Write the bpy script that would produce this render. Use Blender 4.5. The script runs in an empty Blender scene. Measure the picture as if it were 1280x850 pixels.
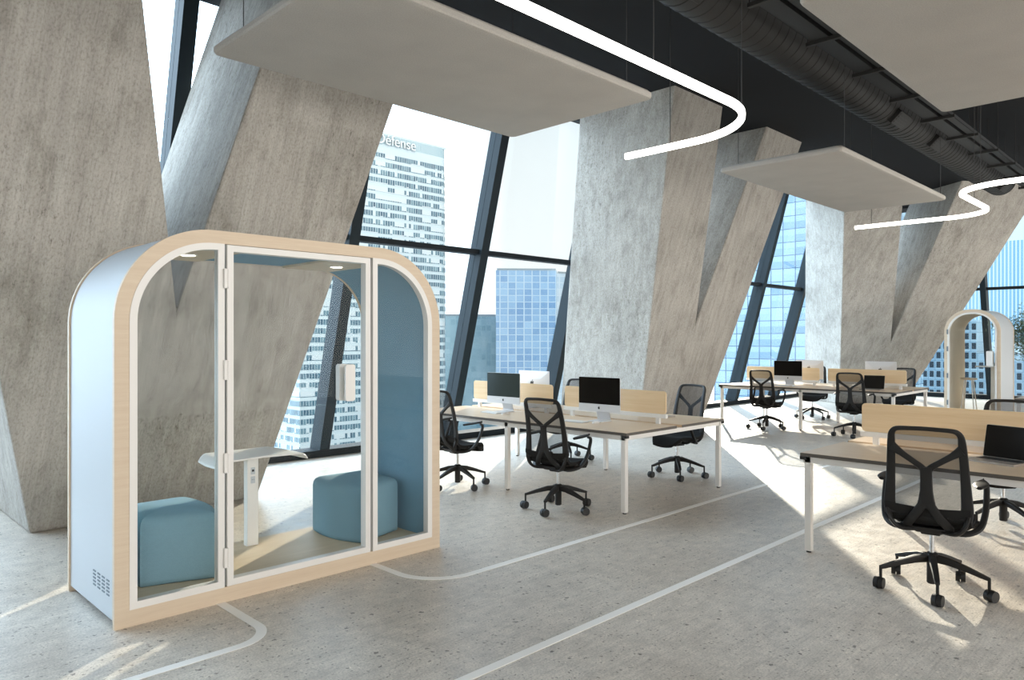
import bpy, math, random
from mathutils import Vector, Matrix
random.seed(7)
SC = bpy.context.scene
COL = SC.collection
PI = math.pi

# ------------------------------------------------------------------ helpers
def lin(c):
    return tuple(((v/255)/12.92 if v/255 <= 0.04045 else ((v/255+0.055)/1.055)**2.4) for v in c)

class MB:
    """collects shapes and links them as ONE mesh object"""
    def __init__(s): s.v = []; s.f = []
    def add(s, vs, fs):
        o = len(s.v); s.v += [tuple(v) for v in vs]; s.f += [tuple(i+o for i in f) for f in fs]; return s
    def box(s, a, b, M=None):
        x0, y0, z0 = a; x1, y1, z1 = b
        vs = [Vector(p) for p in ((x0,y0,z0),(x1,y0,z0),(x1,y1,z0),(x0,y1,z0),(x0,y0,z1),(x1,y0,z1),(x1,y1,z1),(x0,y1,z1))]
        if M is not None: vs = [M @ v for v in vs]
        return s.add(vs, [(3,2,1,0),(4,5,6,7),(0,1,5,4),(1,2,6,5),(2,3,7,6),(3,0,4,7)])
    def hull2(s, A, B):
        """two matching loops of points -> closed prism"""
        n = len(A)
        fs = [tuple(range(n-1,-1,-1)), tuple(range(n, 2*n))]
        fs += [(i, (i+1) % n, n+(i+1) % n, n+i) for i in range(n)]
        return s.add(list(A)+list(B), fs)
    def prism(s, poly, a, b, axis='z'):
        if axis == 'z': f = lambda p, t: (p[0], p[1], t)
        elif axis == 'y': f = lambda p, t: (p[0], t, p[1])
        else: f = lambda p, t: (t, p[0], p[1])
        return s.hull2([f(p, a) for p in poly], [f(p, b) for p in poly])
    def ring(s, outer, inner, a, b, closed=True):
        """ring between two outlines in x,z extruded along y"""
        n = len(outer); vs = []
        for p in outer: vs.append((p[0], a, p[1]))
        for p in inner: vs.append((p[0], a, p[1]))
        for p in outer: vs.append((p[0], b, p[1]))
        for p in inner: vs.append((p[0], b, p[1]))
        fs = []
        m = n if closed else n-1
        for i in range(m):
            j = (i+1) % n
            fs += [(i, j, n+j, n+i), (2*n+i, 3*n+i, 3*n+j, 2*n+j), (i, 2*n+i, 2*n+j, j), (n+i, n+j, 3*n+j, 3*n+i)]
        if not closed:
            fs += [(0, n, 3*n, 2*n), (n-1, 3*n-1, 4*n-1, 2*n-1)]
        return s.add(vs, fs)
    def cyl(s, p0, p1, r0, r1=None, n=16):
        p0 = Vector(p0); p1 = Vector(p1); r1 = r0 if r1 is None else r1
        d = (p1-p0).normalized(); u = d.orthogonal().normalized(); w = d.cross(u)
        A = [p0+(u*math.cos(2*PI*i/n)+w*math.sin(2*PI*i/n))*r0 for i in range(n)]
        B = [p1+(u*math.cos(2*PI*i/n)+w*math.sin(2*PI*i/n))*r1 for i in range(n)]
        return s.hull2(A, B)
    def sweep(s, path, ab, up=(0,0,1), n=10, closed=False, k=2.0):
        """super-elliptic section swept along path; ab = (half across, half along up) or list"""
        P = [Vector(p) for p in path]; m = len(P)
        if not isinstance(ab, list): ab = [ab]*m
        rows = []
        for i, p in enumerate(P):
            if closed: t = P[(i+1) % m]-P[i-1]
            else: t = P[min(i+1, m-1)]-P[max(i-1, 0)]
            t.normalize()
            U = Vector(up[i]) if isinstance(up, list) else Vector(up)
            side = t.cross(U)
            if side.length < 1e-4: side = t.orthogonal()
            side.normalize(); U2 = side.cross(t).normalized()
            a, b = ab[i]
            row = []
            for j in range(n):
                th = 2*PI*j/n
                c, q = math.cos(th), math.sin(th)
                c = math.copysign(abs(c)**(2/k), c); q = math.copysign(abs(q)**(2/k), q)
                row.append(p+side*a*c+U2*b*q)
            rows.append(row)
        vs = [v for r in rows for v in r]; fs = []
        for i in range(m if closed else m-1):
            i2 = (i+1) % m
            for j in range(n):
                j2 = (j+1) % n
                fs.append((i*n+j, i*n+j2, i2*n+j2, i2*n+j))
        if not closed:
            fs.append(tuple(range(n-1, -1, -1))); fs.append(tuple((m-1)*n+j for j in range(n)))
        return s.add(vs, fs)
    def lathe(s, prof, c=(0,0,0), n=24, M=None):
        vs = []; fs = []
        for r, z in prof:
            for j in range(n):
                v = Vector((c[0]+r*math.cos(2*PI*j/n), c[1]+r*math.sin(2*PI*j/n), c[2]+z))
                vs.append(M @ v if M is not None else v)
        m = len(prof)
        for i in range(m-1):
            for j in range(n):
                fs.append((i*n+j, i*n+(j+1) % n, (i+1)*n+(j+1) % n, (i+1)*n+j))
        fs.append(tuple(range(n-1, -1, -1))); fs.append(tuple((m-1)*n+j for j in range(n)))
        return s.add(vs, fs)
    def build(s, name, mat, parent=None, smooth=True, bevel=0, seg=2, ang=40, loc=None):
        me = bpy.data.meshes.new(name); me.from_pydata(s.v, [], s.f); me.validate()
        import bmesh
        bm = bmesh.new(); bm.from_mesh(me); bmesh.ops.recalc_face_normals(bm, faces=bm.faces); bm.to_mesh(me); bm.free()
        if smooth:
            for p in me.polygons: p.use_smooth = True
            me.set_sharp_from_angle(angle=math.radians(ang))
        me.materials.append(mat)
        o = bpy.data.objects.new(name, me); COL.objects.link(o)
        if parent: o.parent = parent
        if loc: o.location = loc
        if bevel:
            b = o.modifiers.new('soft_edge', 'BEVEL'); b.width = bevel; b.segments = seg; b.limit_method = 'ANGLE'; b.angle_limit = math.radians(30)
        return o

def tag(o, label=None, cat=None, group=None, kind=None):
    if label: o['label'] = label
    if cat: o['category'] = cat
    if group: o['group'] = group
    if kind: o['kind'] = kind
    return o
def empty(name, loc=(0,0,0), rz=0):
    o = bpy.data.objects.new(name, None); COL.objects.link(o); o.location = loc; o.rotation_euler = (0,0,rz); o.empty_display_size = .1
    return o
def copy_tree(o, parent=None):
    c = o.copy(); COL.objects.link(c); c.parent = parent
    for ch in list(o.children): copy_tree(ch, c)
    return c
def arc(cx, cy, r, a0, a1, n=12):
    return [(cx+r*math.cos(a0+(a1-a0)*i/n), cy+r*math.sin(a0+(a1-a0)*i/n)) for i in range(n+1)]
def rrect(x0, y0, x1, y1, r, n=5):
    return (arc(x1-r, y0+r, r, -PI/2, 0, n)+arc(x1-r, y1-r, r, 0, PI/2, n)+arc(x0+r, y1-r, r, PI/2, PI, n)+arc(x0+r, y0+r, r, PI, 1.5*PI, n))
def catmull(pts, n=6):
    P = [Vector(p) for p in pts]; out = []
    for i in range(len(P)-1):
        p0 = P[max(i-1, 0)]; p1 = P[i]; p2 = P[i+1]; p3 = P[min(i+2, len(P)-1)]
        for k in range(n):
            t = k/n
            out.append(0.5*((2*p1)+(p2-p0)*t+(2*p0-5*p1+4*p2-p3)*t*t+(3*p1-p0-3*p2+p3)*t**3))
    out.append(P[-1]); return out

# ------------------------------------------------------------------ materials
def mat(name, col, rough=.5, metal=0, emit=None, spec=.5):
    m = bpy.data.materials.new(name); m.use_nodes = True
    b = m.node_tree.nodes['Principled BSDF']
    b.inputs['Base Color'].default_value = (*lin(col), 1)
    b.inputs['Roughness'].default_value = rough; b.inputs['Metallic'].default_value = metal
    b.inputs['Specular IOR Level'].default_value = spec
    if emit: b.inputs['Emission Color'].default_value = (*lin(col), 1); b.inputs['Emission Strength'].default_value = emit
    return m
def nt(m): return m.node_tree.nodes, m.node_tree.links, m.node_tree.nodes['Principled BSDF']
def coord(N, L, scale, kind='Object', rot=(0,0,0)):
    tc = N.new('ShaderNodeTexCoord'); mp = N.new('ShaderNodeMapping'); mp.inputs['Scale'].default_value = scale; mp.inputs['Rotation'].default_value = rot
    L.new(tc.outputs[kind], mp.inputs['Vector']); return mp.outputs['Vector']
def noise(N, L, vec, scale, detail=6, rough=.6):
    t = N.new('ShaderNodeTexNoise'); t.inputs['Scale'].default_value = scale; t.inputs['Detail'].default_value = detail; t.inputs['Roughness'].default_value = rough
    L.new(vec, t.inputs['Vector']); return t.outputs['Fac']
def ramp(N, L, fac, stops):
    r = N.new('ShaderNodeValToRGB'); e = r.color_ramp.elements
    while len(e) < len(stops): e.new(.5)
    for i, (p, c) in enumerate(stops): e[i].position = p; e[i].color = (*c, 1) if len(c) == 3 else c
    L.new(fac, r.inputs['Fac']); return r.outputs['Color']
def mix(N, L, mode, fac, a, b):
    m = N.new('ShaderNodeMix'); m.data_type = 'RGBA'; m.blend_type = mode
    if isinstance(fac, (int, float)): m.inputs['Factor'].default_value = fac
    else: L.new(fac, m.inputs['Factor'])
    for k, v in (('A', a), ('B', b)):
        s = [i for i in m.inputs if i.name == k and i.type == 'RGBA'][0]
        if isinstance(v, tuple): s.default_value = (*v, 1)
        else: L.new(v, s)
    return [o for o in m.outputs if o.type == 'RGBA'][0]
def math_(N, L, op, a, b=None, c=None):
    m = N.new('ShaderNodeMath'); m.operation = op
    for i, v in enumerate((a, b, c)):
        if v is None: continue
        if isinstance(v, (int, float)): m.inputs[i].default_value = v
        else: L.new(v, m.inputs[i])
    return m.outputs[0]
def bump(N, L, b, h, strength=.2, dist=.01):
    k = N.new('ShaderNodeBump'); k.inputs['Strength'].default_value = strength; k.inputs['Distance'].default_value = dist
    L.new(h, k.inputs['Height']); L.new(k.outputs['Normal'], b.inputs['Normal'])

def concrete():
    m = mat('board_marked_concrete', (172,165,154), .85, spec=.25); N, L, b = nt(m)
    tc = N.new('ShaderNodeTexCoord')
    sep = N.new('ShaderNodeSeparateXYZ'); L.new(tc.outputs['Object'], sep.inputs[0])
    # streaks follow the lean of the shaft
    sx = math_(N, L, 'MULTIPLY_ADD', sep.outputs['Z'], -.10, sep.outputs['X'])
    sy = math_(N, L, 'MULTIPLY_ADD', sep.outputs['Z'], .265, sep.outputs['Y'])
    cb = N.new('ShaderNodeCombineXYZ'); L.new(sx, cb.inputs[0]); L.new(sy, cb.inputs[1]); L.new(sep.outputs['Z'], cb.inputs[2])
    def st(scale):
        mp = N.new('ShaderNodeMapping'); mp.inputs['Scale'].default_value = scale; L.new(cb.outputs[0], mp.inputs['Vector']); return mp.outputs['Vector']
    big = noise(N, L, st((1,1,1)), 1.1, 5, .6)
    streak = noise(N, L, st((9,9,.55)), 1.6, 6, .7)
    fine = noise(N, L, st((1,1,.6)), 62, 4, .7)
    lines = noise(N, L, st((30,30,.6)), 2.2, 3, .6)
    c = ramp(N, L, streak, [(.3, lin((163,158,151))), (.5, lin((176,171,163))), (.72, lin((188,184,176)))])
    c = mix(N, L, 'MULTIPLY', .75, c, ramp(N, L, big, [(.3, (.78,.78,.78)), (.62, (1.04,1.04,1.04))]))
    c = mix(N, L, 'MULTIPLY', .9, c, ramp(N, L, fine, [(.32, (.66,.65,.63)), (.5, (.97,.97,.97)), (.7, (1.08,1.08,1.08))]))
    c = mix(N, L, 'MULTIPLY', .5, c, ramp(N, L, lines, [(.33, (.72,.72,.72)), (.45, (1,1,1)), (1, (1,1,1))]))
    blot = noise(N, L, st((1.5,1.5,.8)), 2.6, 9, .78)
    c = mix(N, L, 'MULTIPLY', .8, c, ramp(N, L, blot, [(.36, (.70,.69,.67)), (.50, (1,1,1)), (.68, (1.08,1.08,1.08))]))
    pit = noise(N, L, st((1,1,.45)), 26, 6, .8); mask = noise(N, L, st((1,1,1)), .9, 3, .5)
    pk = ramp(N, L, pit, [(.36, (1,1,1)), (.44, (0,0,0))]); mk = ramp(N, L, mask, [(.40, (0,0,0)), (.62, (1,1,1))])
    c = mix(N, L, 'MULTIPLY', mix(N, L, 'MULTIPLY', 1.0, pk, mk), c, (.50,.49,.47))
    L.new(c, b.inputs['Base Color'])
    h = math_(N, L, 'ADD', fine, math_(N, L, 'MULTIPLY', lines, .8))
    bump(N, L, b, h, .22, .006)
    return m
def floor_mat():
    m = mat('polished_concrete', (170,166,160), .3, spec=.5); N, L, b = nt(m)
    v = coord(N, L, (1,1,1), 'Object')
    big = noise(N, L, v, .9, 5, .6)
    med = noise(N, L, v, 9, 6, .7)
    fine = noise(N, L, v, 90, 3, .7)
    brush = noise(N, L, coord(N, L, (1.2,34,1), 'Object', (0,0,0.35)), 1.6, 4, .6)
    c = ramp(N, L, big, [(.3, lin((209,200,188))), (.7, lin((227,219,207)))])
    c = mix(N, L, 'MULTIPLY', .7, c, ramp(N, L, med, [(.3, (.66,.66,.66)), (.62, (1.08,1.08,1.08))]))
    c = mix(N, L, 'MULTIPLY', .7, c, ramp(N, L, fine, [(.32, (.50,.49,.48)), (.52, (1,1,1)), (.7, (1.12,1.12,1.12))]))
    c = mix(N, L, 'MULTIPLY', .28, c, ramp(N, L, brush, [(.3, (.6,.6,.6)), (.6, (1.05,1.05,1.05))]))
    scr = noise(N, L, coord(N, L, (2,70,1), 'Object', (0,0,-.9)), 1.5, 3, .6)
    c = mix(N, L, 'MULTIPLY', .4, c, ramp(N, L, scr, [(.32, (.55,.55,.55)), (.45, (1,1,1))]))
    for sc_, th, col in ((36, .19, (.34,.32,.30)), (14, .115, (.12,.11,.10)), (23, .085, (1.5,1.5,1.5))):
        vo = N.new('ShaderNodeTexVoronoi'); vo.inputs['Scale'].default_value = sc_
        wv = N.new('ShaderNodeVectorMath'); wv.operation = 'ADD'
        nz = N.new('ShaderNodeTexNoise'); nz.inputs['Scale'].default_value = 60; L.new(v, nz.inputs['Vector'])
        scv = N.new('ShaderNodeVectorMath'); scv.operation = 'SCALE'; scv.inputs['Scale'].default_value = .03; L.new(nz.outputs['Color'], scv.inputs[0])
        L.new(v, wv.inputs[0]); L.new(scv.outputs[0], wv.inputs[1]); L.new(wv.outputs[0], vo.inputs['Vector'])
        sp = N.new('ShaderNodeSeparateColor'); L.new(vo.outputs['Color'], sp.inputs[0])
        r = math_(N, L, 'MULTIPLY', sp.outputs[0], th*2.2)
        k = math_(N, L, 'LESS_THAN', vo.outputs['Distance'], math_(N, L, 'SUBTRACT', r, th*.6))
        c = mix(N, L, 'MULTIPLY', math_(N, L, 'MULTIPLY', k, .75), c, col)
    L.new(c, b.inputs['Base Color'])
    rr = ramp(N, L, med, [(.3, (.3,.3,.3)), (.7, (.46,.46,.46))]); L.new(rr, b.inputs['Roughness'])
    bump(N, L, b, fine, .08, .004)
    return m
def wood(name, c0, c1, scale=(3,3,40), rough=.5, rot=(0,0,0)):
    m = mat(name, c0, rough, spec=.35); N, L, b = nt(m)
    v = coord(N, L, scale, 'Object', rot)
    n1 = noise(N, L, v, 1.2, 5, .6)
    c = ramp(N, L, n1, [(.3, lin(c0)), (.7, lin(c1))])
    n2 = noise(N, L, coord(N, L, tuple(s*3 for s in scale), 'Object', rot), 2.4, 3, .6)
    c = mix(N, L, 'MULTIPLY', .5, c, ramp(N, L, n2, [(.35, (.93,.91,.88)), (.6, (1,1,1))]))
    L.new(c, b.inputs['Base Color']); return m
def fabric(name, col, scale=260, rough=.95, amt=.75):
    m = mat(name, col, rough, spec=.15); N, L, b = nt(m)
    n1 = noise(N, L, coord(N, L, (1,1,1)), scale, 2, .6)
    n2 = noise(N, L, coord(N, L, (1,1,1)), 3, 3, .5)
    c = mix(N, L, 'MULTIPLY', 1.0, lin(col), ramp(N, L, n1, [(.3, (amt,amt,amt)), (.7, (1.08,1.08,1.08))]))
    c = mix(N, L, 'MULTIPLY', .5, c, ramp(N, L, n2, [(.3, (.9,.9,.9)), (.7, (1.05,1.05,1.05))]))
    L.new(c, b.inputs['Base Color']); bump(N, L, b, n1, .15, .002); return m
def glass(name, tint=(1,1,1), refl=1.0, rough=0.0):
    m = bpy.data.materials.new(name); m.use_nodes = True; N = m.node_tree.nodes; L = m.node_tree.links; N.clear()
    o = N.new('ShaderNodeOutputMaterial'); t = N.new('ShaderNodeBsdfTransparent'); g = N.new('ShaderNodeBsdfGlossy'); x = N.new('ShaderNodeMixShader'); f = N.new('ShaderNodeFresnel')
    t.inputs['Color'].default_value = (*tint, 1); g.inputs['Roughness'].default_value = rough; f.inputs['IOR'].default_value = 1.45
    k = math_(N, L, 'MULTIPLY', f.outputs[0], refl)
    L.new(k, x.inputs[0]); L.new(t.outputs[0], x.inputs[1]); L.new(g.outputs[0], x.inputs[2]); L.new(x.outputs[0], o.inputs['Surface'])
    return m
def mesh_fabric():
    m = bpy.data.materials.new('chair_mesh'); m.use_nodes = True; N, L, b = nt(m)
    b.inputs['Base Color'].default_value = (*lin((30,29,28)), 1); b.inputs['Roughness'].default_value = .8; b.inputs['Alpha'].default_value = .60
    return m

M_ = {}
M_['concrete'] = concrete(); M_['floor'] = floor_mat()
M_['birch'] = wood('pale_birch_ply', (207,187,163), (215,198,175), (1.2,1.2,26))
M_['birch_x'] = wood('pale_birch_screen', (222,193,152), (232,206,168), (30,.9,26))
M_['birch_y'] = wood('pale_birch_floor', (202,182,154), (214,195,168), (1,22,1))
M_['desk_wood'] = wood('light_oak_laminate', (208,180,150), (219,194,164), (26,1.2,1), .32)
M_['ply_edge'] = mat('plywood_edge', (176,152,120), .7)
M_['white'] = mat('white_powder_coat', (226,223,218), .4)
M_['shell'] = mat('white_satin_shell', (188,193,197), .45, spec=.3)
M_['white_tape'] = mat('white_floor_tape', (248,246,241), .6)
M_['grey_edge'] = mat('dark_desk_edge', (86,80,74), .5)
M_['blackcap'] = mat('black_plastic', (22,22,22), .5)
M_['felt'] = fabric('blue_felt', (122,160,180), 300)
M_['stoolblue'] = fabric('dusty_blue_wool', (126,160,174), 320)
M_['beigefelt'] = fabric('beige_felt', (196,188,174), 300)
M_['chairframe'] = mat('graphite_plastic', (38,37,36), .5, spec=.22)
M_['chairseat'] = fabric('black_seat_fabric', (38,37,36), 400)
M_['mesh'] = mesh_fabric()
M_['chrome'] = mat('polished_steel', (215,215,215), .18, 1)
M_['rubber'] = mat('black_caster', (24,24,24), .5)
M_['ceiling'] = mat('charcoal_paint', (38,39,41), .9, spec=.1)
M_['duct'] = mat('black_duct_steel', (38,37,36), .6, .0, spec=.25)
M_['tray'] = mat('grey_tray_steel', (42,43,44), .65, spec=.25)
M_['acoustic'] = fabric('grey_acoustic_felt', (172,167,160), 120, .95, .9)
M_['led'] = mat('led_diffuser', (255,252,244), .5, emit=6.0)
M_['spot'] = mat('spot_lens', (255,240,215), .5, emit=8.0)
M_['wire'] = mat('black_cable', (48,46,44), .6)
M_['frame'] = mat('dark_slate_aluminium', (26,37,43), .55, .0, spec=.2)
M_['framedark'] = mat('dark_slate_sill', (24,31,36), .6, spec=.2)
M_['wglass'] = glass('facade_glass', (.975,.99,.993), .12)
M_['pglass'] = glass('booth_glass', (.988,.993,.992), .15)
M_['screen'] = mat('glossy_black_display', (20,18,16), .12, spec=.12)
M_['screen_reflect'] = mat('display_grey_reflection', (46,56,55), .15, spec=.12)  # grey reflection put into the display's base colour
M_['alu'] = mat('silver_aluminium', (205,205,206), .4, .1)
M_['spacegrey'] = mat('warm_grey_aluminium', (160,150,140), .35, .4)
M_['keys'] = mat('black_keys', (26,25,25), .5)
M_['slot'] = mat('dark_slot', (110,122,130), .7)
M_['terracotta'] = mat('charcoal_planter', (70,70,70), .7)
M_['bark'] = mat('olive_bark', (98,84,68), .9)
M_['leaf'] = mat('olive_leaf', (96,112,84), .7)
M_['soil'] = mat('dark_soil', (52,42,34), .95)

def lk(c): return tuple(v*CITY for v in lin(c))
CITY = .42
def curtain(name, base, line, light, cw, ch, lw=.08, axis='X', var=.25, rough=.25, band=0.0):
    """glass curtain wall pattern: panes cw wide, ch tall, thin mullion lines"""
    m = mat(name, base, rough, spec=.4); N, L, b = nt(m)
    tc = N.new('ShaderNodeTexCoord'); sp = N.new('ShaderNodeSeparateXYZ'); L.new(tc.outputs['Object'], sp.inputs[0])
    h = math_(N, L, 'ADD', sp.outputs['X'], sp.outputs['Y']) if axis == 'XY' else sp.outputs[axis]
    u = math_(N, L, 'DIVIDE', h, cw); w = math_(N, L, 'DIVIDE', sp.outputs['Z'], ch)
    fu = math_(N, L, 'FRACT', u); fw = math_(N, L, 'FRACT', w)
    lu = math_(N, L, 'LESS_THAN', fu, lw*1.3); lwz = math_(N, L, 'LESS_THAN', fw, lw)
    ln = math_(N, L, 'MAXIMUM', lu, lwz)
    cb = N.new('ShaderNodeCombineXYZ'); L.new(math_(N, L, 'FLOOR', u), cb.inputs[0]); L.new(math_(N, L, 'FLOOR', w), cb.inputs[1])
    wn = N.new('ShaderNodeTexWhiteNoise'); L.new(cb.outputs[0], wn.inputs['Vector'])
    sm = noise(N, L, cb.outputs[0], .12, 3, .6)
    v = math_(N, L, 'ADD', math_(N, L, 'MULTIPLY', wn.outputs['Value'], var), math_(N, L, 'MULTIPLY', sm, 1-var))
    c = ramp(N, L, v, [(.25, lk(base)), (.75, lk(light))])
    if band:
        bd = math_(N, L, 'GREATER_THAN', fw, 1-band)
        c = mix(N, L, 'MIX', math_(N, L, 'MULTIPLY', bd, .6), c, lk(light))
    c = mix(N, L, 'MIX', ln, c, lk(line))
    L.new(c, b.inputs['Base Color']); return m

def band_mat():
    """ribbon of office glazing broken by white blanks"""
    m = mat('ribbon_glazing', (60,100,118), .3); N, L, b = nt(m)
    tc = N.new('ShaderNodeTexCoord'); sp = N.new('ShaderNodeSeparateXYZ'); L.new(tc.outputs['Object'], sp.inputs[0])
    h = math_(N, L, 'ADD', sp.outputs['X'], sp.outputs['Y'])
    u = math_(N, L, 'DIVIDE', h, 1.15); w = math_(N, L, 'FLOOR', math_(N, L, 'DIVIDE', sp.outputs['Z'], 3.3))
    def wn(a, bb):
        cb = N.new('ShaderNodeCombineXYZ'); L.new(a, cb.inputs[0]); L.new(bb, cb.inputs[1])
        q = N.new('ShaderNodeTexWhiteNoise'); L.new(cb.outputs[0], q.inputs['Vector']); return q.outputs['Value']
    one = wn(math_(N, L, 'FLOOR', u), w)
    grp = wn(math_(N, L, 'FLOOR', math_(N, L, 'DIVIDE', u, 4.0)), w)
    blank = math_(N, L, 'MAXIMUM', math_(N, L, 'GREATER_THAN', grp, .80), math_(N, L, 'GREATER_THAN', one, .86))
    gap = math_(N, L, 'LESS_THAN', math_(N, L, 'FRACT', u), .16)
    c = ramp(N, L, one, [(.0, lk((44,92,116))), (.5, lk((84,128,146))), (.85, lk((130,168,180)))])
    c = mix(N, L, 'MIX', math_(N, L, 'MAXIMUM', blank, gap), c, lk((226,240,244)))
    L.new(c, b.inputs['Base Color']); return m

# ------------------------------------------------------------------ setting: floor, ceiling
EYE = 1.58
LEAN = .265
CEIL = 5.15
FX = 22.7          # inner line of the end glazing
FY = 8.8           # inner line of the long glazing at floor level
o = MB().box((-7,-7,-.3), (24,9.6,0)).build('floor', M_['floor'], smooth=False); tag(o, kind='structure')
o = MB().box((-7,-7,CEIL), (21.8,7.72,CEIL+.3)).build('ceiling', M_['ceiling'], smooth=False); tag(o, kind='structure')
# header beams where the glazing meets the ceiling
o = MB().box((-7,7.35,CEIL-.03), (21.6,7.7,CEIL+.05)).build('trim_1', M_['ceiling'], smooth=False); tag(o, kind='structure')
o = MB().box((21.2,-7,CEIL-.06), (21.9,8.0,CEIL+.05)).build('trim_2', M_['ceiling'], smooth=False); tag(o, kind='structure')

o = MB().box((-7.3,-7,0), (-7,9.6,CEIL)).build('wall_left_light_block', M_['concrete'], smooth=False); tag(o, kind='structure')  # unseen wall, added to keep side sky light off the booth shell
# floor tape
def strip(name, pts, w, z=.003):
    P = [Vector((p[0], p[1], 0)) for p in pts]; A = []; B = []
    for i, p in enumerate(P):
        t = (P[min(i+1, len(P)-1)]-P[max(i-1, 0)]).normalized(); s = Vector((-t.y, t.x, 0))
        A.append(p+s*w/2); B.append(p-s*w/2)
    mb = MB(); n = len(P)
    vs = [(p.x,p.y,0.0005) for p in A]+[(p.x,p.y,0.0005) for p in B]+[(p.x,p.y,z) for p in A]+[(p.x,p.y,z) for p in B]
    fs = []
    for i in range(n-1):
        fs += [(2*n+i, 2*n+i+1, 3*n+i+1, 3*n+i), (i, i+1, 2*n+i+1, 2*n+i), (n+i, 3*n+i, 3*n+i+1, n+i+1)]
    mb.add(vs, fs)
    return tag(mb.build(name, M_['white_tape'], smooth=False), kind='structure')
strip('trim_3', [(-3,2.562), (14,2.562)], .056)
strip('trim_4', [(14.0,3.69), (3.30,3.69)]+arc(3.30, 4.04, .35, 1.5*PI, PI, 14)[1:]+[(2.95,4.36)], .056)
strip('trim_5', [(1.865,4.36)]+arc(1.665, 3.855, .20, 0, -PI/2, 12)+[(-3,3.655)], .056)

# ------------------------------------------------------------------ leaning concrete pillars
def pillar(name, x0, x1, notch_x, label):
    T = CEIL+.1
    pr = [(x0,0), (x1,0), (x1+.235*T,T), (notch_x+.235*(T-1.84),T), (notch_x,1.84), (notch_x-.205*(T-1.84),T), (x0-.207*T,T)]
    A = [(x, 7.0-LEAN*z, z) for x, z in pr]; B = [(x, 8.72-LEAN*z, z) for x, z in pr]
    mb = MB()
    # two arms sharing the shaft: split the outline into convex pieces that share faces
    n = len(pr)
    front = [(0,1,4), (1,2,3,4), (0,4,5,6)]
    vs = A+B; fs = []
    for f in front:
        fs.append(f); fs.append(tuple(n+i for i in reversed(f)))
    for i in range(n):
        j = (i+1) % n; fs.append((i, j, n+j, n+i))
    mb.add(vs, fs)
    o = mb.build(name, M_['concrete'], smooth=False, bevel=.02, seg=2)
    return tag(o, label, 'concrete pillar', 'leaning V-shaped concrete pillars', 'structure')
pillar('concrete_pillar', 1.435, 3.38, 2.42, 'V-shaped board-marked concrete pillar behind the large booth')
pillar('concrete_pillar', 9.93, 11.84, 10.885, 'V-shaped concrete pillar in the middle, behind the long desk bench')
def corner_pillar():
    O = Vector((18.498,7.078,0)); u = Vector((.8,-.6,0)); n = Vector((-.6,-.8,0)); k = .38; T = 5.25
    pr = [(0.02,0), (1.77,0), (3.88,T), (1.78,T), (1.0,1.54), (.34,T), (-1.1,T)]
    A = [O+u*a+n*(k*z)+Vector((0,0,z)) for a, z in pr]; B = [p-n*1.6 for p in A]
    m = len(pr); vs = A+B; fs = []
    for f in [(0,1,4), (1,2,3,4), (0,4,5,6)]:
        fs.append(f); fs.append(tuple(m+i for i in reversed(f)))
    for i in range(m):
        j = (i+1) % m; fs.append((i, j, m+j, m+i))
    o = MB().add(vs, fs).build('concrete_pillar', M_['concrete'], smooth=False, bevel=.02)
    tag(o, 'V-shaped concrete pillar at the corner between the two glazed walls', 'concrete pillar', 'leaning V-shaped concrete pillars', 'structure')
corner_pillar()

# ------------------------------------------------------------------ glazing
def facade_long():
    root = empty('window_1', (0,FY,0)); tag(root, kind='structure')
    def Y(z): return -LEAN*z          # local y of the inner plane
    T = CEIL+.05; W = .15; D = .26
    xs = [.73+2.27*k for k in range(-3, 10)]
    for xr in xs:
        a = [(xr-W,0), (xr,0), (xr,D), (xr-W,D)]
        A = [(x, y+Y(0), 0) for x, y in a]; B = [(x, y+Y(T), T) for x, y in a]
        MB().hull2(A, B).build('mullion', M_['frame'], root, smooth=False)
    edges = [xs[0]-2.2]+xs
    def bar(z0, z1, y0, y1, name, m, x0=-7, x1=22.4):
        A = [(x0, y0+Y(z0), z0), (x0, y1+Y(z0), z0), (x0, y1+Y(z1), z1), (x0, y0+Y(z1), z1)]
        B = [(x1, p[1], p[2]) for p in A]
        MB().hull2(A, B).build(name, m, root, smooth=False)
    bar(2.865, 2.935, .06, .20, 'transom', M_['framedark'])
    bar(0, .10, -.02, .30, 'sill', M_['framedark'])
    for i in range(len(xs)-1):
        x0, x1 = xs[i], xs[i+1]-W
        for z0, z1 in ((.1, 2.865), (2.935, T)):
            A = [(x0, .13+Y(z0), z0), (x1, .13+Y(z0), z0), (x1, .13+Y(z1), z1), (x0, .13+Y(z1), z1)]
            MB().hull2(A, [(p[0], p[1]+.012, p[2]) for p in A]).build('glass_pane', M_['wglass'], root, smooth=False)
facade_long()
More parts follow.
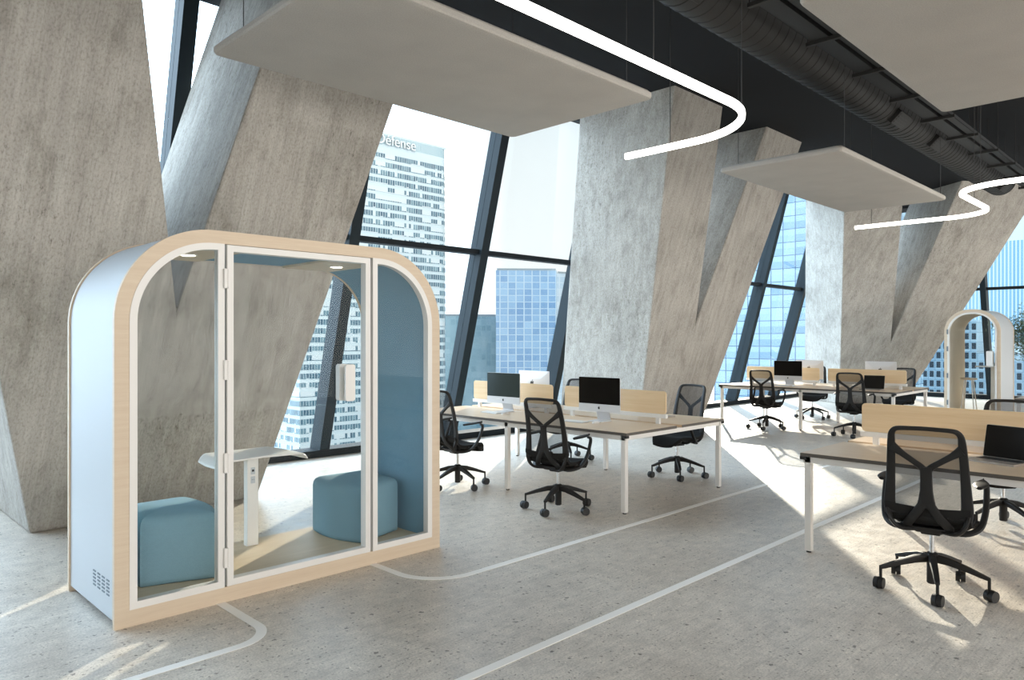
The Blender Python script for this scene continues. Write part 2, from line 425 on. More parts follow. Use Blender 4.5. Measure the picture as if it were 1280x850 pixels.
def facade_end():
    root = empty('window_2', (FX,0,0)); tag(root, kind='structure')
    def X(z): return -LEAN*z
    T = CEIL+.05; W = .13; D = .26
    ys = [4.82+2.27*k for k in range(-5, 2)]
    for y0 in ys:
        a = [(0,y0-W), (D,y0-W), (D,y0), (0,y0)]
        MB().hull2([(x+X(0), y, 0) for x, y in a], [(x+X(T), y, T) for x, y in a]).build('mullion', M_['frame'], root, smooth=False)
    def bar(z0, z1, x0, x1, name):
        A = [(x0+X(z0), -7, z0), (x1+X(z0), -7, z0), (x1+X(z1), -7, z1), (x0+X(z1), -7, z1)]
        MB().hull2(A, [(p[0], 9, p[2]) for p in A]).build(name, M_['framedark'], root, smooth=False)
    bar(2.87, 2.94, .06, .20, 'transom'); bar(0, .12, -.02, .30, 'sill')
    for i in range(len(ys)-1):
        y0, y1 = ys[i], ys[i+1]-W
        for z0, z1 in ((.12, 2.87), (2.94, T)):
            A = [(.13+X(z0), y0, z0), (.13+X(z0), y1, z0), (.13+X(z1), y1, z1), (.13+X(z1), y0, z1)]
            MB().hull2(A, [(p[0]+.012, p[1], p[2]) for p in A]).build('glass_pane', M_['wglass'], root, smooth=False)
facade_end()

# ------------------------------------------------------------------ desks
def desk_bench(loc, y0, y1, legs_y, label, segs, group='four-person desk benches'):
    """bench running along y; local origin at its near corner on the floor; 1.75 wide in x"""
    W = 1.75
    root = empty('desk_bench', loc); tag(root, label, 'desk', group)
    for a, b in ((0, W/2-.05), (W/2+.05, W)):
        t = MB().box((a,y0,.716), (b,y1,.74)).build('desktop', M_['desk_wood'], root, smooth=False)
        e = MB()
        if a == 0: e.box((a-.004,y0-.004,.714), (a,y1+.004,.7385))
        else: e.box((b,y0-.004,.714), (b+.004,y1+.004,.7385))
        e.box((a,y0-.004,.714), (b,y0,.7385)); e.box((a,y1,.714), (b,y1+.004,.7385))
        e.build('desktop_edging', M_['grey_edge'], t, smooth=False)
    f = MB()
    for x in (.012, W-.06): f.box((x,y0+.01,.668), (x+.048,y1-.01,.713))
    for y in legs_y: f.box((.012,y-.024,.668), (W-.012,y+.024,.713))
    f.build('frame', M_['white'], root, smooth=False, bevel=.003)
    for y in legs_y:
        for x in (.012, W-.06):
            lg = MB().box((x,y-.024,.012), (x+.048,y+.024,.668)).build('leg', M_['white'], root, smooth=False, bevel=.004)
            MB().cyl((x+.024,y,0), (x+.024,y,.014), .018, n=14).build('foot', M_['blackcap'], lg)
    for y in (y0+.012, y1-.012):
        for x in (.006, W-.006):
            sx = 1 if x < 1 else -1; sy = 1 if y < (y0+y1)/2 else -1
            MB().box((min(x-.012*sx, x+.03*sx), min(y-.018*sy, y+.03*sy), .69), (max(x-.012*sx, x+.03*sx), max(y-.018*sy, y+.03*sy), .7135)).build('corner_cap', M_['blackcap'], root, smooth=False)
    MB().box((W/2-.048,y0+.02,.70), (W/2+.048,y1-.02,.712)).build('cable_tray', M_['white'], root, smooth=False)
    # beam the screens stand on
    b = MB()
    for s0, s1 in segs:
        b.box((W/2-.02,s0,.795), (W/2+.02,s1,.835))
        for y in (s0+.08, s1-.14): b.box((W/2-.016,y,.712), (W/2+.016,y+.045,.795))
    b.build('screen_rail', M_['white'], root, smooth=False, bevel=.003)
    for s0, s1 in segs:
        MB().prism(rrect(s0+.01, .836, s1-.01, 1.065, .03), W/2-.009, W/2+.009, 'x').build('privacy_screen', M_['birch_x'], root, ang=50)
    return root
DX = 5.385
desk_bench((DX,3.93,0), 0, 3.11, [.045,1.555,3.065], 'long white-framed oak desk bench between the large booth and the sunlit floor', [(.14,1.49), (1.66,3.02)])
desk_bench((12.6,3.93,0), 0, 3.11, [.045,1.555,3.065], 'white-framed oak desk bench farthest back, in front of the corner pillar', [(.09,1.42), (1.56,3.0)])
desk_bench((DX,2.335,0), -3.11, 0, [-3.065,-1.555,-.045], 'white-framed oak desk bench cut by the picture edge, with an open laptop', [(-1.48,-.12), (-3.0,-1.62)])
desk_bench((12.6,2.335,0), -3.11, 0, [-3.065,-1.555,-.045], 'far desk bench of which only one white corner shows beside the small booth', [(-1.48,-.12), (-3.0,-1.62)])

# ------------------------------------------------------------------ office chair
def back_pt(x, z, off=0):
    x *= .95
    t = (z-.48)/.57
    y = -.205-.085*t+.03*math.sin(max(0, min(1, t))*PI)*(-1 if False else 1)+.55*x*x
    return Vector((x, y+off, z))
def make_chair():
    root = empty('office_chair')
    fr = M_['chairframe']
    # five-star base
    b = MB(); b.lathe([(.024,.045),(.03,.05),(.03,.20),(.036,.21),(.036,.232),(.026,.24)], n=20)
    for k in range(5):
        a = 2*PI*k/5+1.17; c, s = math.cos(a), math.sin(a)
        path = [(c*r, s*r, z) for r, z in ((.02,.205),(.10,.197),(.20,.17),(.285,.142),(.312,.135))]
        b.sweep(path, [(.024,.026),(.022,.024),(.019,.018),(.016,.013),(.013,.011)], n=8, k=4)
        b.cyl((c*.308,s*.308,.14), (c*.308,s*.308,.062), .009, n=10)
    b.build('base', fr, root)
    for k in range(5):
        a = 2*PI*k/5+1.17; c, s = math.cos(a), math.sin(a)
        w = MB(); sw = (.5,-.7,.9,-.4,1.1)[k]; ax = Vector((-math.sin(a+sw),math.cos(a+sw),0)); ce = Vector((c*.318, s*.318, .0375))
        for sg in (-1, 1): w.cyl(ce+ax*.002*sg, ce+ax*.028*sg, .0375, .034, n=20)
        w.cyl(ce-ax*.02, ce+ax*.02, .02, n=12)
        w.build('caster', M_['rubber'], root)
    MB().cyl((0,0,.235), (0,0,.375), .0145, n=16).build('gas_lift', M_['chrome'], root)
    m = MB()
    m.hull2([Vector(p) for p in ((-.07,-.13,.385),(.07,-.13,.385),(.06,.12,.385),(-.06,.12,.385))], [Vector(p) for p in ((-.11,-.16,.425),(.11,-.16,.425),(.09,.16,.43),(-.09,.16,.43))])
    m.box((-.055,-.07,.362), (.055,.05,.388))
    m.build('tilt_mechanism', fr, root, smooth=False, bevel=.008)
    # seat: slung fabric with a waterfall front
    nx, ny = 12, 14; top = []; 
    def sz(u, v):
        y = -.205+.45*(v+1)/2; x = .228*u*(1-.06*max(0, v)**2-(.30*((y-.14)/.105)**2 if y > .14 else 0))
        z = .475+.016*u*u-.018*math.exp(-((y+.03)/.14)**2)-(.085*((y-.14)/.105)**1.6 if y > .14 else 0)+(.085*((-.13-y)/.075)**1.5 if y < -.13 else 0)
        return x, y, z
    for layer in (0, -.032):
        for j in range(ny+1):
            for i in range(nx+1):
                x, y, z = sz(-1+2*i/nx, -1+2*j/ny); top.append((x, y, z+layer))
    q = (nx+1)*(ny+1); fs = []
    for j in range(ny):
        for i in range(nx):
            a = j*(nx+1)+i; fs.append((a, a+1, a+nx+2, a+nx+1)); fs.append((q+a, q+a+nx+1, q+a+nx+2, q+a+1))
    for i in range(nx):
        fs.append((i, q+i, q+i+1, i+1)); a = ny*(nx+1)+i; fs.append((a, a+1, q+a+1, q+a))
    for j in range(ny):
        a = j*(nx+1); fs.append((a, a+nx+1, q+a+nx+1, q+a)); a += nx; fs.append((a, q+a, q+a+nx+1, a+nx+1))
    MB().add(top, fs).build('seat', M_['chairseat'], root)
    # struts of the under-seat cradle
    cr = MB()
    for s in (-1, 1):
        cr.sweep(catmull([(s*.05,.08,.40),(s*.10,.15,.392),(s*.155,.19,.40),(s*.20,.15,.45)], 4), (.03,.014), n=8)
        cr.sweep(catmull([(s*.08,.0,.40),(s*.17,.02,.405),(s*.205,.0,.43),(s*.22,-.04,.455)], 4), (.016,.011), n=8)
        cr.sweep(catmull([(s*.06,-.12,.405),(s*.15,-.17,.41),(s*.195,-.19,.455),(s*.214,-.185,.53)], 4), [(.022,.013)]*13, n=8)
    cr.build('seat_cradle', fr, root)
    # back: perimeter frame + Y spine
    bf = MB(); pts = []; ab = []; ups = []
    H = 1.045
    side = [(-.212,.50),(-.220,.56),(-.216,.65),(-.210,.76),(-.204,.88),(-.199,.965)]
    cor = [(-.194,1.005),(-.178,1.03),(-.15,1.041)]
    prof = side+cor; mid = [(-.08,H),(0,H+.002),(.08,H)]
    full = prof+mid+[(-x, z) for x, z in reversed(prof)]
    wl = [.034,.034,.030,.026,.024,.022,.019,.016,.014]; wm = [.013]*3
    ww = wl+wm+list(reversed(wl))
    P = catmull([(x, 0, z) for x, z in full], 4)
    for i, p in enumerate(P):
        pts.append(back_pt(p.x, p.z)); k = i/4; i0 = min(int(k), len(ww)-2); t = k-i0
        ab.append((ww[i0]*(1-t)+ww[i0+1]*t, .011)); ups.append((0,1,0))
    bf.sweep(pts, ab, up=ups, n=10, k=3)
    J = .80
    for s in (-1, 1):
        arm = [(0,J-.03),(s*.028,J+.008),(s*.08,J+.045),(s*.14,J+.085),(s*.196,.925)]
        pp = [back_pt(p.x, p.z, -.008) for p in catmull([(x,0,z) for x, z in arm], 4)]
        bf.sweep(pp, [(.024-.006*math.sin(PI*i/(len(pp)-1)) + (.02*(i/(len(pp)-1)-.75)*4*.35 if i/(len(pp)-1) > .75 else 0), .010) for i in range(len(pp))], up=[(0,1,0)]*len(pp), n=10, k=3)
        leg = [(0,.62,-.008),(s*.028,.57,-.014),(s*.075,.50,-.006),(s*.12,.44,.03)]
        pl = []
        for p in catmull([(x, o_, z) for x, z, o_ in leg], 4): pl.append(back_pt(p.x, p.z, p.y))
        pl.append(Vector((s*.11,-.14,.415)))
        bf.sweep(pl, [(.032,.011)]*4+[(.026,.012)]*(len(pl)-4), up=[(0,1,0)]*len(pl), n=10, k=3)
    sp = [back_pt(0, z, -.012) for z in (.81,.77,.72,.66,.60,.555)]
    bf.sweep(sp, [(.034,.011),(.033,.012),(.033,.012),(.036,.012),(.045,.012),(.05,.011)], up=[(0,1,0)]*6, n=10, k=3)
    bf.build('back_frame', fr, root)
    # mesh skin stretched inside the frame
    vs = []; fs = []; nx, nz = 12, 14
    for j in range(nz+1):
        z = .49+(1.04-.49)*j/nz
        hw = .204-.014*(z-.49)/.55
        if z > 1.0: hw -= .03*((z-1.0)/.04)**2
        for i in range(nx+1): vs.append(back_pt(-hw+2*hw*i/nx, z, .006))
    for j in range(nz):
        for i in range(nx):
            a = j*(nx+1)+i; fs.append((a, a+1, a+nx+2, a+nx+1))
    ms = MB().add(vs, fs).build('back_mesh', M_['mesh'], root)
    # arms
    for s in (-1, 1):
        path = catmull([(s*.09,-.10,.415),(s*.19,-.10,.405),(s*.258,-.02,.432),(s*.281,.055,.52),(s*.283,.105,.625),(s*.28,.115,.672),(s*.272,.085,.690)], 5)
        n_ = len(path)
        arm = MB().sweep(path, [(.022-.007*i/n_, .016-.004*i/n_) for i in range(n_)], n=8, up=[(0,-.7,.7)]*n_).build('armrest', fr, root)
        pad = MB(); rows = []
        pth = [(s*.264, y, .697+.012*((y+.10)/.22)) for y in [-.125+.25*i/12 for i in range(13)]]
        wd = [max(.004, .042*math.sin(PI*min(1, (i+.6)/11.5))**.55) for i in range(13)]
        pad.sweep(pth, [(w, .010) for w in wd], n=12); pad.build('arm_pad', fr, arm)
    return root
proto = make_chair()
CH_LABELS = [
 # x, y, heading (rotation about z), label
 (5.12,4.51,-PI/2+.10,'black mesh office chair at the middle bench, back to us, beside the corner leg'),
 (5.16,5.99,-PI/2-.05,'black mesh office chair half hidden by the right edge of the large booth'),
 (7.33,4.63,PI/2-.18,'black mesh office chair tucked behind the middle bench beside the large sun patch'),
 (7.36,6.33,PI/2+.02,'black mesh office chair behind the middle bench, mostly hidden by the black display'),
 (5.14,1.39,-PI/2+.13,'large black mesh office chair nearest to us at the bench with the open laptop'),
 (7.34,1.44,PI/2-.05,'black office chair behind the nearest bench, back rim above the wooden screen'),
 (12.42,6.0,-PI/2+.02,'far black office chair beside the window mullions, at the back bench end'),
 (14.66,6.12,PI/2+.2,'far black office chair behind the back bench, below the pale monitor back'),
 (12.42,4.50,-PI/2+.06,'far black office chair in front of the dark laptop on the back bench'),
 (14.64,4.52,PI/2-.12,'far black office chair behind the right end of the back bench'),
]
for i, (x, y, rz, lab) in enumerate(CH_LABELS):
    c = proto if i == 0 else copy_tree(proto)
    c.location = (x, y, 0); c.rotation_euler = (0,0,rz); tag(c, lab, 'office chair', 'black mesh office chairs')

# ------------------------------------------------------------------ fruit emblem (bitten apple outline, unit height, centred)
APPLE = [(0,.30),(.10,.36),(.22,.38),(.34,.32),(.40,.25),(.31,.16),(.285,.05),(.31,-.06),(.42,-.15),(.36,-.30),(.27,-.43),(.18,-.49),(.09,-.46),(0,-.435),(-.09,-.46),(-.18,-.49),(-.28,-.42),(-.37,-.27),(-.42,-.08),(-.41,.12),(-.33,.29),(-.20,.38),(-.09,.35)]
LEAF = [(.0,.40),(.02,.52),(.10,.61),(.18,.64),(.17,.53),(.10,.44)]
def emblem(size, name, m, parent, M):
    mb = MB()
    for poly in (APPLE, LEAF):
        A = [M @ Vector((p[0]*size, 0, p[1]*size)) for p in poly]; B = [M @ Vector((p[0]*size, -.0015, p[1]*size)) for p in poly]
        mb.hull2(A, B)
    return mb.build(name, m, parent, smooth=False)
# desktop computer: local -y is the display side, origin on the desk
def make_imac(screen='screen'):
    r = empty('desktop_computer')
    W = .264
    bd = MB(); 
    # thin slab bulging at the back
    F_ = rrect(-W, .10, W, .455, .012); 
    bd.prism(F_, 0, .008, 'y')
    A = [(p[0], .008, p[1]) for p in rrect(-W, .10, W, .455, .012)]; B = [(p[0]*.55, .034, .27+(p[1]-.27)*.5) for p in rrect(-W, .10, W, .455, .012)]
    bd.hull2(A, B)
    bd.build('housing', M_['alu'], r, ang=60)
    d = MB().prism(rrect(-W+.002, .178, W-.002, .453, .010), -.0025, 0, 'y').build('display', M_[screen], r, smooth=False)
    c = MB().prism(rrect(-W+.001, .101, W-.001, .177, .006), -.0025, 0, 'y').build('chin', M_['alu'], r, smooth=False)
    emblem(.030, 'front_emblem', M_['keys'], r, Matrix.Translation((0,-.0026,.14)))
    emblem(.075, 'rear_emblem', M_['keys'], r, Matrix.Translation((0,.0345,.30)) @ Matrix.Rotation(PI, 4, 'Z'))
    st = MB()
    st.sweep([(0,.03,.22),(0,.055,.14),(0,.085,.03),(0,.085,.012)], (.085,.004), up=(0,1,0), n=8, k=6)
    st.prism(rrect(-.09, -.07, .09, .10, .01), 0, .008, 'z')
    st.build('stand', M_['alu'], r, smooth=False)
    return r
ia = make_imac('screen'); ib = make_imac('screen_reflect')
IM = [
 (ib, 5.97,6.115,-PI/2+.03,'all-in-one desktop computer with grey-reflecting display on the middle bench, nearest the booth'),
 (ia, 5.97,4.70,-PI/2+.02,'all-in-one desktop computer with black display at the near end of the middle bench'),
 (ia, 6.66,6.27,PI/2-.02,'all-in-one desktop computer seen from behind, rising above the wooden screen of the middle bench'),
 (ia, 13.16,5.95,-PI/2+.02,'all-in-one desktop computer with black display on the back bench'),
 (ia, 13.90,5.86,PI/2,'all-in-one desktop computer turned away behind the black display of the back bench'),
 (ia, 13.90,4.58,PI/2,'all-in-one desktop computer seen from behind above the dark laptop of the back bench'),
]
used = set()
for src, x, y, rz, lab in IM:
    if id(src) in used: c = copy_tree(src)
    else: c = src; used.add(id(src))
    c.location = (x, y, .741); c.rotation_euler = (0,0,rz); tag(c, lab, 'desktop computer', 'all-in-one desktop computers')

def make_keyboard():
    r = empty('keyboard')
    MB().hull2([(-.14,-.057,0),(.14,-.057,0),(.14,.057,0),(-.14,.057,0)], [(-.14,-.057,.004),(.14,-.057,.004),(.14,.057,.011),(-.14,.057,.011)]).build('tray', M_['alu'], r, smooth=False, bevel=.001)
    k = MB()
    for j in range(5):
        y = -.048+j*.0198; z = .0062+.0011*j+.001
        if j == 0:
            xs = [(-.134,-.076),(-.072,.06),(.064,.134)]
        else: xs = [(-.134+.0192*i, -.134+.0192*i+.0166) for i in range(14)]
        for a, b in xs: k.box((a,y,z-.002), (b,y+.0165,z+.0012))
    k.build('keys', M_['white'], r, smooth=False)
    return r
def make_mouse():
    m = MB(); n = 12; rows = []
    prof = []
    for j in range(7):
        t = j/6*PI/2; prof.append((math.cos(t), math.sin(t)))
    vs = []; fs = []
    for c, s in prof:
        for i in range(20):
            a = 2*PI*i/20; vs.append((.029*max(c, .02)*math.cos(a), .056*max(c, .02)*math.sin(a), .022*s))
    for j in range(6):
        for i in range(20): fs.append((j*20+i, j*20+(i+1) % 20, (j+1)*20+(i+1) % 20, (j+1)*20+i))
    fs.append(tuple(range(19,-1,-1))); fs.append(tuple(120+i for i in range(20)))
    return m.add(vs, fs).build('computer_mouse', M_['white'])
kb = make_keyboard(); mo = make_mouse()
KB = [(5.80,6.13,-PI/2-.05,'white keyboard in front of the grey-reflecting display on the middle bench'),
      (5.77,4.86,-PI/2+.05,'white keyboard in front of the black display on the middle bench'),
      (12.98,5.98,-PI/2,'white keyboard in front of the black display on the back bench')]
for i, (x, y, rz, lab) in enumerate(KB):
    c = kb if i == 0 else copy_tree(kb)
    c.location = (x, y, .741); c.rotation_euler = (0,0,rz); tag(c, lab, 'keyboard', 'white desktop keyboards')
MO = [(5.80,5.91,-PI/2,'white mouse beside the keyboard of the grey-reflecting display'),
      (5.82,4.62,-PI/2,'white mouse beside the keyboard at the near end of the middle bench'),
      (12.98,5.75,-PI/2,'white mouse beside the keyboard on the back bench')]
for i, (x, y, rz, lab) in enumerate(MO):
    c = mo if i == 0 else copy_tree(mo)
    c.location = (x, y, .741); c.rotation_euler = (0,0,rz); tag(c, lab, 'computer mouse', 'white computer mice')

def make_laptop():
    r = empty('laptop')
    b = MB().prism(rrect(-.165, -.115, .165, .115, .01), 0, .014, 'z').build('base', M_['spacegrey'], r)
    k = MB()
    for j in range(6):
        for i in range(14): k.box((-.14+i*.02, -.01+j*.018, .0138), (-.14+i*.02+.0175, -.01+j*.018+.0155, .0155))
    k.build('keys', M_['keys'], b, smooth=False)
    MB().prism(rrect(-.05, -.10, .05, -.03, .004), .0138, .0146, 'z').build('trackpad', M_['spacegrey'], b, smooth=False)
    Mx = Matrix.Translation((0,.113,.014)) @ Matrix.Rotation(-.22, 4, 'X')
    l = MB(); l.hull2([Mx @ Vector((p[0], 0, p[1])) for p in rrect(-.165,0,.165,.228,.01)], [Mx @ Vector((p[0], .006, p[1])) for p in rrect(-.165,0,.165,.228,.01)])
    ld = l.build('lid', M_['spacegrey'], r)
    d = MB(); d.hull2([Mx @ Vector((p[0], -.0015, p[1])) for p in rrect(-.163,.002,.163,.226,.009)], [Mx @ Vector((p[0], 0.0, p[1])) for p in rrect(-.163,.002,.163,.226,.009)])
    d.build('display', M_['screen'], ld, smooth=False)
    return r
lp = make_laptop()
LP = [(5.91,1.19,-PI/2-.30,'open laptop with black display and keyboard on the nearest bench'),
      (13.0,4.43,-PI/2+.04,'open laptop with black display on the back bench, behind the chair back'),
      (6.80,4.55,PI/2-.1,'open laptop behind the wooden screen end of the middle bench')]
for i, (x, y, rz, lab) in enumerate(LP):
    c = lp if i == 0 else copy_tree(lp)
    c.location = (x, y, .741); c.rotation_euler = (0,0,rz); tag(c, lab, 'laptop', 'open laptops')

# ------------------------------------------------------------------ office booths
def arch(W, H, R, i, zb=None, n=20):
    """rounded-top outline inset by i, from bottom-left clockwise... x,z"""
    z0 = i if zb is None else zb
    r = R-i
    return [(i, z0), (W-i, z0)]+arc(W-R, H-R, r, 0, PI/2, n)+arc(R, H-R, r, PI/2, PI, n)
def booth(loc, rz, W, D, H, R, wood_w, label, panels, felt='felt'):
    root = empty('office_booth', loc, rz); tag(root, label, 'office booth')
    zb = wood_w+.015
    n = 20
    # front and back birch frames
    for y0, y1, nm, ww in ((0,.03,'front_frame',wood_w), (D-.03,D,'back_frame',.092)):
        f = MB().ring(arch(W,H,R,0,0), arch(W,H,R,ww,zb), y0, y1).build(nm, M_['birch'], root, ang=25)
    # ply edge showing around the shell
    # outer shell, inner lining (open at the bottom)
    def openp(i, zz):
        r = R-i
        return [(i, zz)]+arc(R, H-R, r, PI, PI/2, n)+arc(W-R, H-R, r, PI/2, 0, n)+[(W-i, zz)]
    MB().ring(openp(.010,.035), openp(.030,.035), .03, D-.03, closed=False).build('shell', M_['shell'], root, ang=25)
    MB().ring(openp(.0305,.06), openp(.090,.06), .0305, D-.0305, closed=False).build('lining', M_[felt], root, ang=25)
    MB().box((.05,.06,0), (W-.05,D-.06,.05)).build('plinth', M_['blackcap'], root, smooth=False)
    MB().box((.063,.031,.05), (W-.063,D-.031,.092)).build('booth_floor', M_['birch_y'], root, smooth=False)
    # glazed back
    MB().prism(arch(W,H,R,.088,zb-.01), D-.022, D-.012, 'y').build('rear_glass', M_['pglass'], root, smooth=False)
    fw = .04
    if panels:
        a, b = panels          # stile positions of the door
        i = wood_w
        def left(ii, xr, zt):
            r = R-ii
            return [(ii, zt), (xr, zt), (xr, H-ii)]+arc(R, H-R, r, PI/2, PI, n)
        Lo = left(i, a-.012, zb); Li = left(i+fw, a-.012-fw, zb+fw)
        mir = lambda P: [(W-x, z) for x, z in P]
        for P, Q in ((Lo, Li), (mir(Lo), mir(Li))):
            w = MB().ring(P, Q, -.004, .05).build('side_window_frame', M_['white'], root, ang=25)
            MB().prism(Q, .018, .026, 'y').build('window_glass', M_['pglass'], w, smooth=False)
        x0, x1, z0, z1 = a, b, zb+.004, H-i-.004
        P = [(x0,z0),(x1,z0),(x1,z1),(x0,z1)]; Q = [(x0+fw,z0+fw),(x1-fw,z0+fw),(x1-fw,z1-fw),(x0+fw,z1-fw)]
        dr = MB().ring(P, Q, -.012, .05).build('door', M_['white'], root, smooth=False, bevel=.002)
        MB().prism(Q, .018, .026, 'y').build('door_glass', M_['pglass'], dr, smooth=False)
        g = MB().box((a-.012,.012,zb+.002), (a-.001,.03,H-i-.002)).box((b+.001,.012,zb+.002), (b+.012,.03,H-i-.002)).build('door_seal', M_['slot'], dr, smooth=False)
        for hz in (.27,.84,1.40,1.95):
            h = MB().box((a-.022,-.022,hz-.06), (a-.001,-.004,hz+.06)).box((a-.001,-.022,hz-.058), (a+.012,-.012,hz+.058)).build('hinge', M_['white'], dr, smooth=False, bevel=.004)
        hx = b-.225; hw = .075; hz0, hz1 = 1.165, 1.415
    else:
        i = wood_w; P = arch(W,H,R,i,zb); Q = arch(W,H,R,i+fw*.8,zb+fw*.8)
        dr = MB().ring(P, Q, -.012, .05).build('door', M_['white'], root, ang=25)
        MB().prism(Q, .018, .026, 'y').build('door_glass', M_['pglass'], dr, smooth=False)
        for hz in (.3,.85,1.4,1.75):
            MB().box((wood_w-.012,-.02,hz-.05), (wood_w+.012,-.012,hz+.05)).build('hinge', M_['slot'], dr, smooth=False)
        hx = W-.235; hw = .11; hz0, hz1 = 1.06, 1.36
    # pull handle: two white blades clamped through the glass
    hd = MB().prism(rrect(hx, hz0, hx+hw, hz1, .018), .03, .075, 'y')
    hd.build('inner_handle', M_['white'], dr, ang=50)
    MB().prism(rrect(hx, hz0, hx+hw, hz1, .018), -.050, -.034, 'y').box((hx+hw-.03,-.034,hz0+.03), (hx+hw-.006,.03,hz1-.03)).build('handle', M_['white'], dr, ang=50)
    return root
pod = booth((1.28,4.335,0), 0, 2.275, .912, 2.235, .55, .077, 'large white and birch glazed meeting booth with blue lining', (.62,1.642))
for x, y in ((.56,.43), (1.64,.43)):
    cp = MB().prism(rrect(x-.22, .06, x+.22, .85, .02), 2.128, 2.144, 'z').build('ceiling_inlay', M_['birch_y'], pod, smooth=False)
    d = MB().lathe([(.055,-.004),(.055,.006)], (x,y,2.124), 24).build('downlight', M_['white'], pod)
    MB().lathe([(.042,-.006),(.042,-.004)], (x,y,2.124), 24).build('lens', M_['spot'], d)
# vent slots low on the side wall
for i in range(4):
    for j in range(5):
        y = .115+i*.082; z = .155+j*.020
        MB().prism(rrect(y, z, y+.05, z+.009, .004, 3), .0075, .0105, 'x').build('vent_slot', M_['slot'], pod, smooth=False)
pod2 = booth((17.0,4.37,0), -PI/2, .99, 1.2, 2.2, .46, .062, 'small single white and birch phone booth by the end windows', None, 'beigefelt')
d = MB().lathe([(.05,-.004),(.05,.006)], (.5,.5,2.105), 24).build('downlight', M_['white'], pod2)

# blue poufs inside the booth
def pouf(pts, z0, h, label):
    """closed rounded plan outline lofted up with a soft top edge"""
    P = [Vector((p[0], p[1], 0)) for p in pts]; n = len(P)
    c = sum(P, Vector())/n
    # smooth closed outline
    out = []
    for i in range(n):
        p0, p1, p2, p3 = P[i-1], P[i], P[(i+1) % n], P[(i+2) % n]
        for k in range(6):
            t = k/6; out.append(0.5*((2*p1)+(p2-p0)*t+(2*p0-5*p1+4*p2-p3)*t*t+(3*p1-p0-3*p2+p3)*t**3))
    m = len(out); rows = []
    for ins, z in ((.012,0),(.002,.008),(0,.03),(0,h-.06),(.006,h-.035),(.02,h-.014),(.045,h-.002),(.09,h+.004),(.20,h+.010)):
        row = []
        for p in out:
            d = (c-p); row.append(Vector((0,0,z))+p+d.normalized()*min(ins, d.length*.9))
        rows.append(row)
    vs = [v_-c for r in rows for v_ in r]; fs = []
    for j in range(len(rows)-1):
        for i in range(m): fs.append((j*m+i, j*m+(i+1) % m, (j+1)*m+(i+1) % m, (j+1)*m+i))
    fs.append(tuple(range(m-1,-1,-1))); fs.append(tuple((len(rows)-1)*m+i for i in range(m)))
    o = MB().add(vs, fs).build('pouf', M_['stoolblue'], ang=60); o.location = (c.x, c.y, z0)
    return tag(o, label, 'stool', 'blue poufs in the large booth')
Rp = [(2.995,4.56),(3.01,4.545),(3.13,4.585),(3.28,4.635),(3.395,4.67),(3.41,4.685),(3.425,4.80),(3.44,4.98),(3.455,5.15),(3.44,5.175),(3.30,5.185),(3.06,5.19),(2.96,5.17),(2.925,5.08),(2.905,4.93),(2.92,4.76),(2.955,4.65)]
pouf(Rp, .093, .415, 'blue fabric pouf standing on the right side of the large booth floor')
Lp = [(1.30+3.63-x, y) for x, y in Rp]
pouf(list(reversed(Lp)), .093, .415, 'blue fabric pouf with a sunlit top on the left side of the large booth floor')

# laptop table inside the booth
tb = empty('booth_table', (2.415,5.10,.093)); tag(tb, 'small white table with drooping ends on a square column, inside the large booth', 'table')
col = MB().prism(rrect(-.04, -.03, .045, .03, .006), 0, .655, 'z').build('column', M_['white'], tb, ang=50)
MB().box((-.014,-.0325,.515), (.018,-.030,.565)).box((-.014,-.0325,.45), (.018,-.030,.50)).build('socket', M_['shell'], col, smooth=False)
MB().box((-.006,-.0335,.534), (.010,-.0325,.55)).box((-.006,-.0335,.474), (-.003,-.0325,.48)).box((.006,-.0335,.474), (.009,-.0325,.48)).build('socket_holes', M_['keys'], col, smooth=False)
nx, ny = 28, 10; vs = []; 
def tz(u, v):
    x = .335*u; y = -.20+.42*(v+1)/2-.05*abs(u)*(1-v)*.5
    hw = 1-.10*(v if v > 0 else 0)
    e = max(0, abs(u)-.78)/.22
    return x*hw, y*(1-.12*e*e), .667-.045*e**1.8
fs = []
for lay in (0, -.014):
    for j in range(ny+1):
        for i in range(nx+1):
            x, y, z = tz(-1+2*i/nx, -1+2*j/ny); vs.append((x, y, z+lay))
q = (nx+1)*(ny+1)
for j in range(ny):
    for i in range(nx):
        a = j*(nx+1)+i; fs.append((a, a+1, a+nx+2, a+nx+1)); fs.append((q+a, q+a+nx+1, q+a+nx+2, q+a+1))
for i in range(nx):
    fs.append((i, q+i, q+i+1, i+1)); a = ny*(nx+1)+i; fs.append((a, a+1, q+a+1, q+a))
for j in range(ny):
    a = j*(nx+1); fs.append((a, a+nx+1, q+a+nx+1, q+a)); a += nx; fs.append((a, q+a, q+a+nx+1, a+nx+1))
MB().add(vs, fs).build('tabletop', M_['white'], tb, bevel=.004)

# furniture inside the small booth
sd = empty('booth_table', (17.62,3.62,.093)); tag(sd, 'white standing table on a slim post inside the small phone booth', 'table')
MB().prism(rrect(-.2, -.17, .2, .30, .04), .93, .95, 'z').build('tabletop', M_['white'], sd)
MB().box((-.03,-.05,0), (.03,.05,.93)).build('column', M_['white'], sd, smooth=False, bevel=.004)
bs = empty('bar_stool', (17.45,4.03,.093)); tag(bs, 'pale bar stool with wooden seat inside the small phone booth', 'stool')
MB().lathe([(.13,0),(.15,.01),(.15,.03),(.13,.04)], (0,0,.66), 24).build('seat', M_['birch'], bs)
for a in range(4):
    t = PI/4+a*PI/2; MB().cyl((math.cos(t)*.09,math.sin(t)*.09,.665), (math.cos(t)*.17,math.sin(t)*.17,0), .011).build('leg', M_['white'], bs)

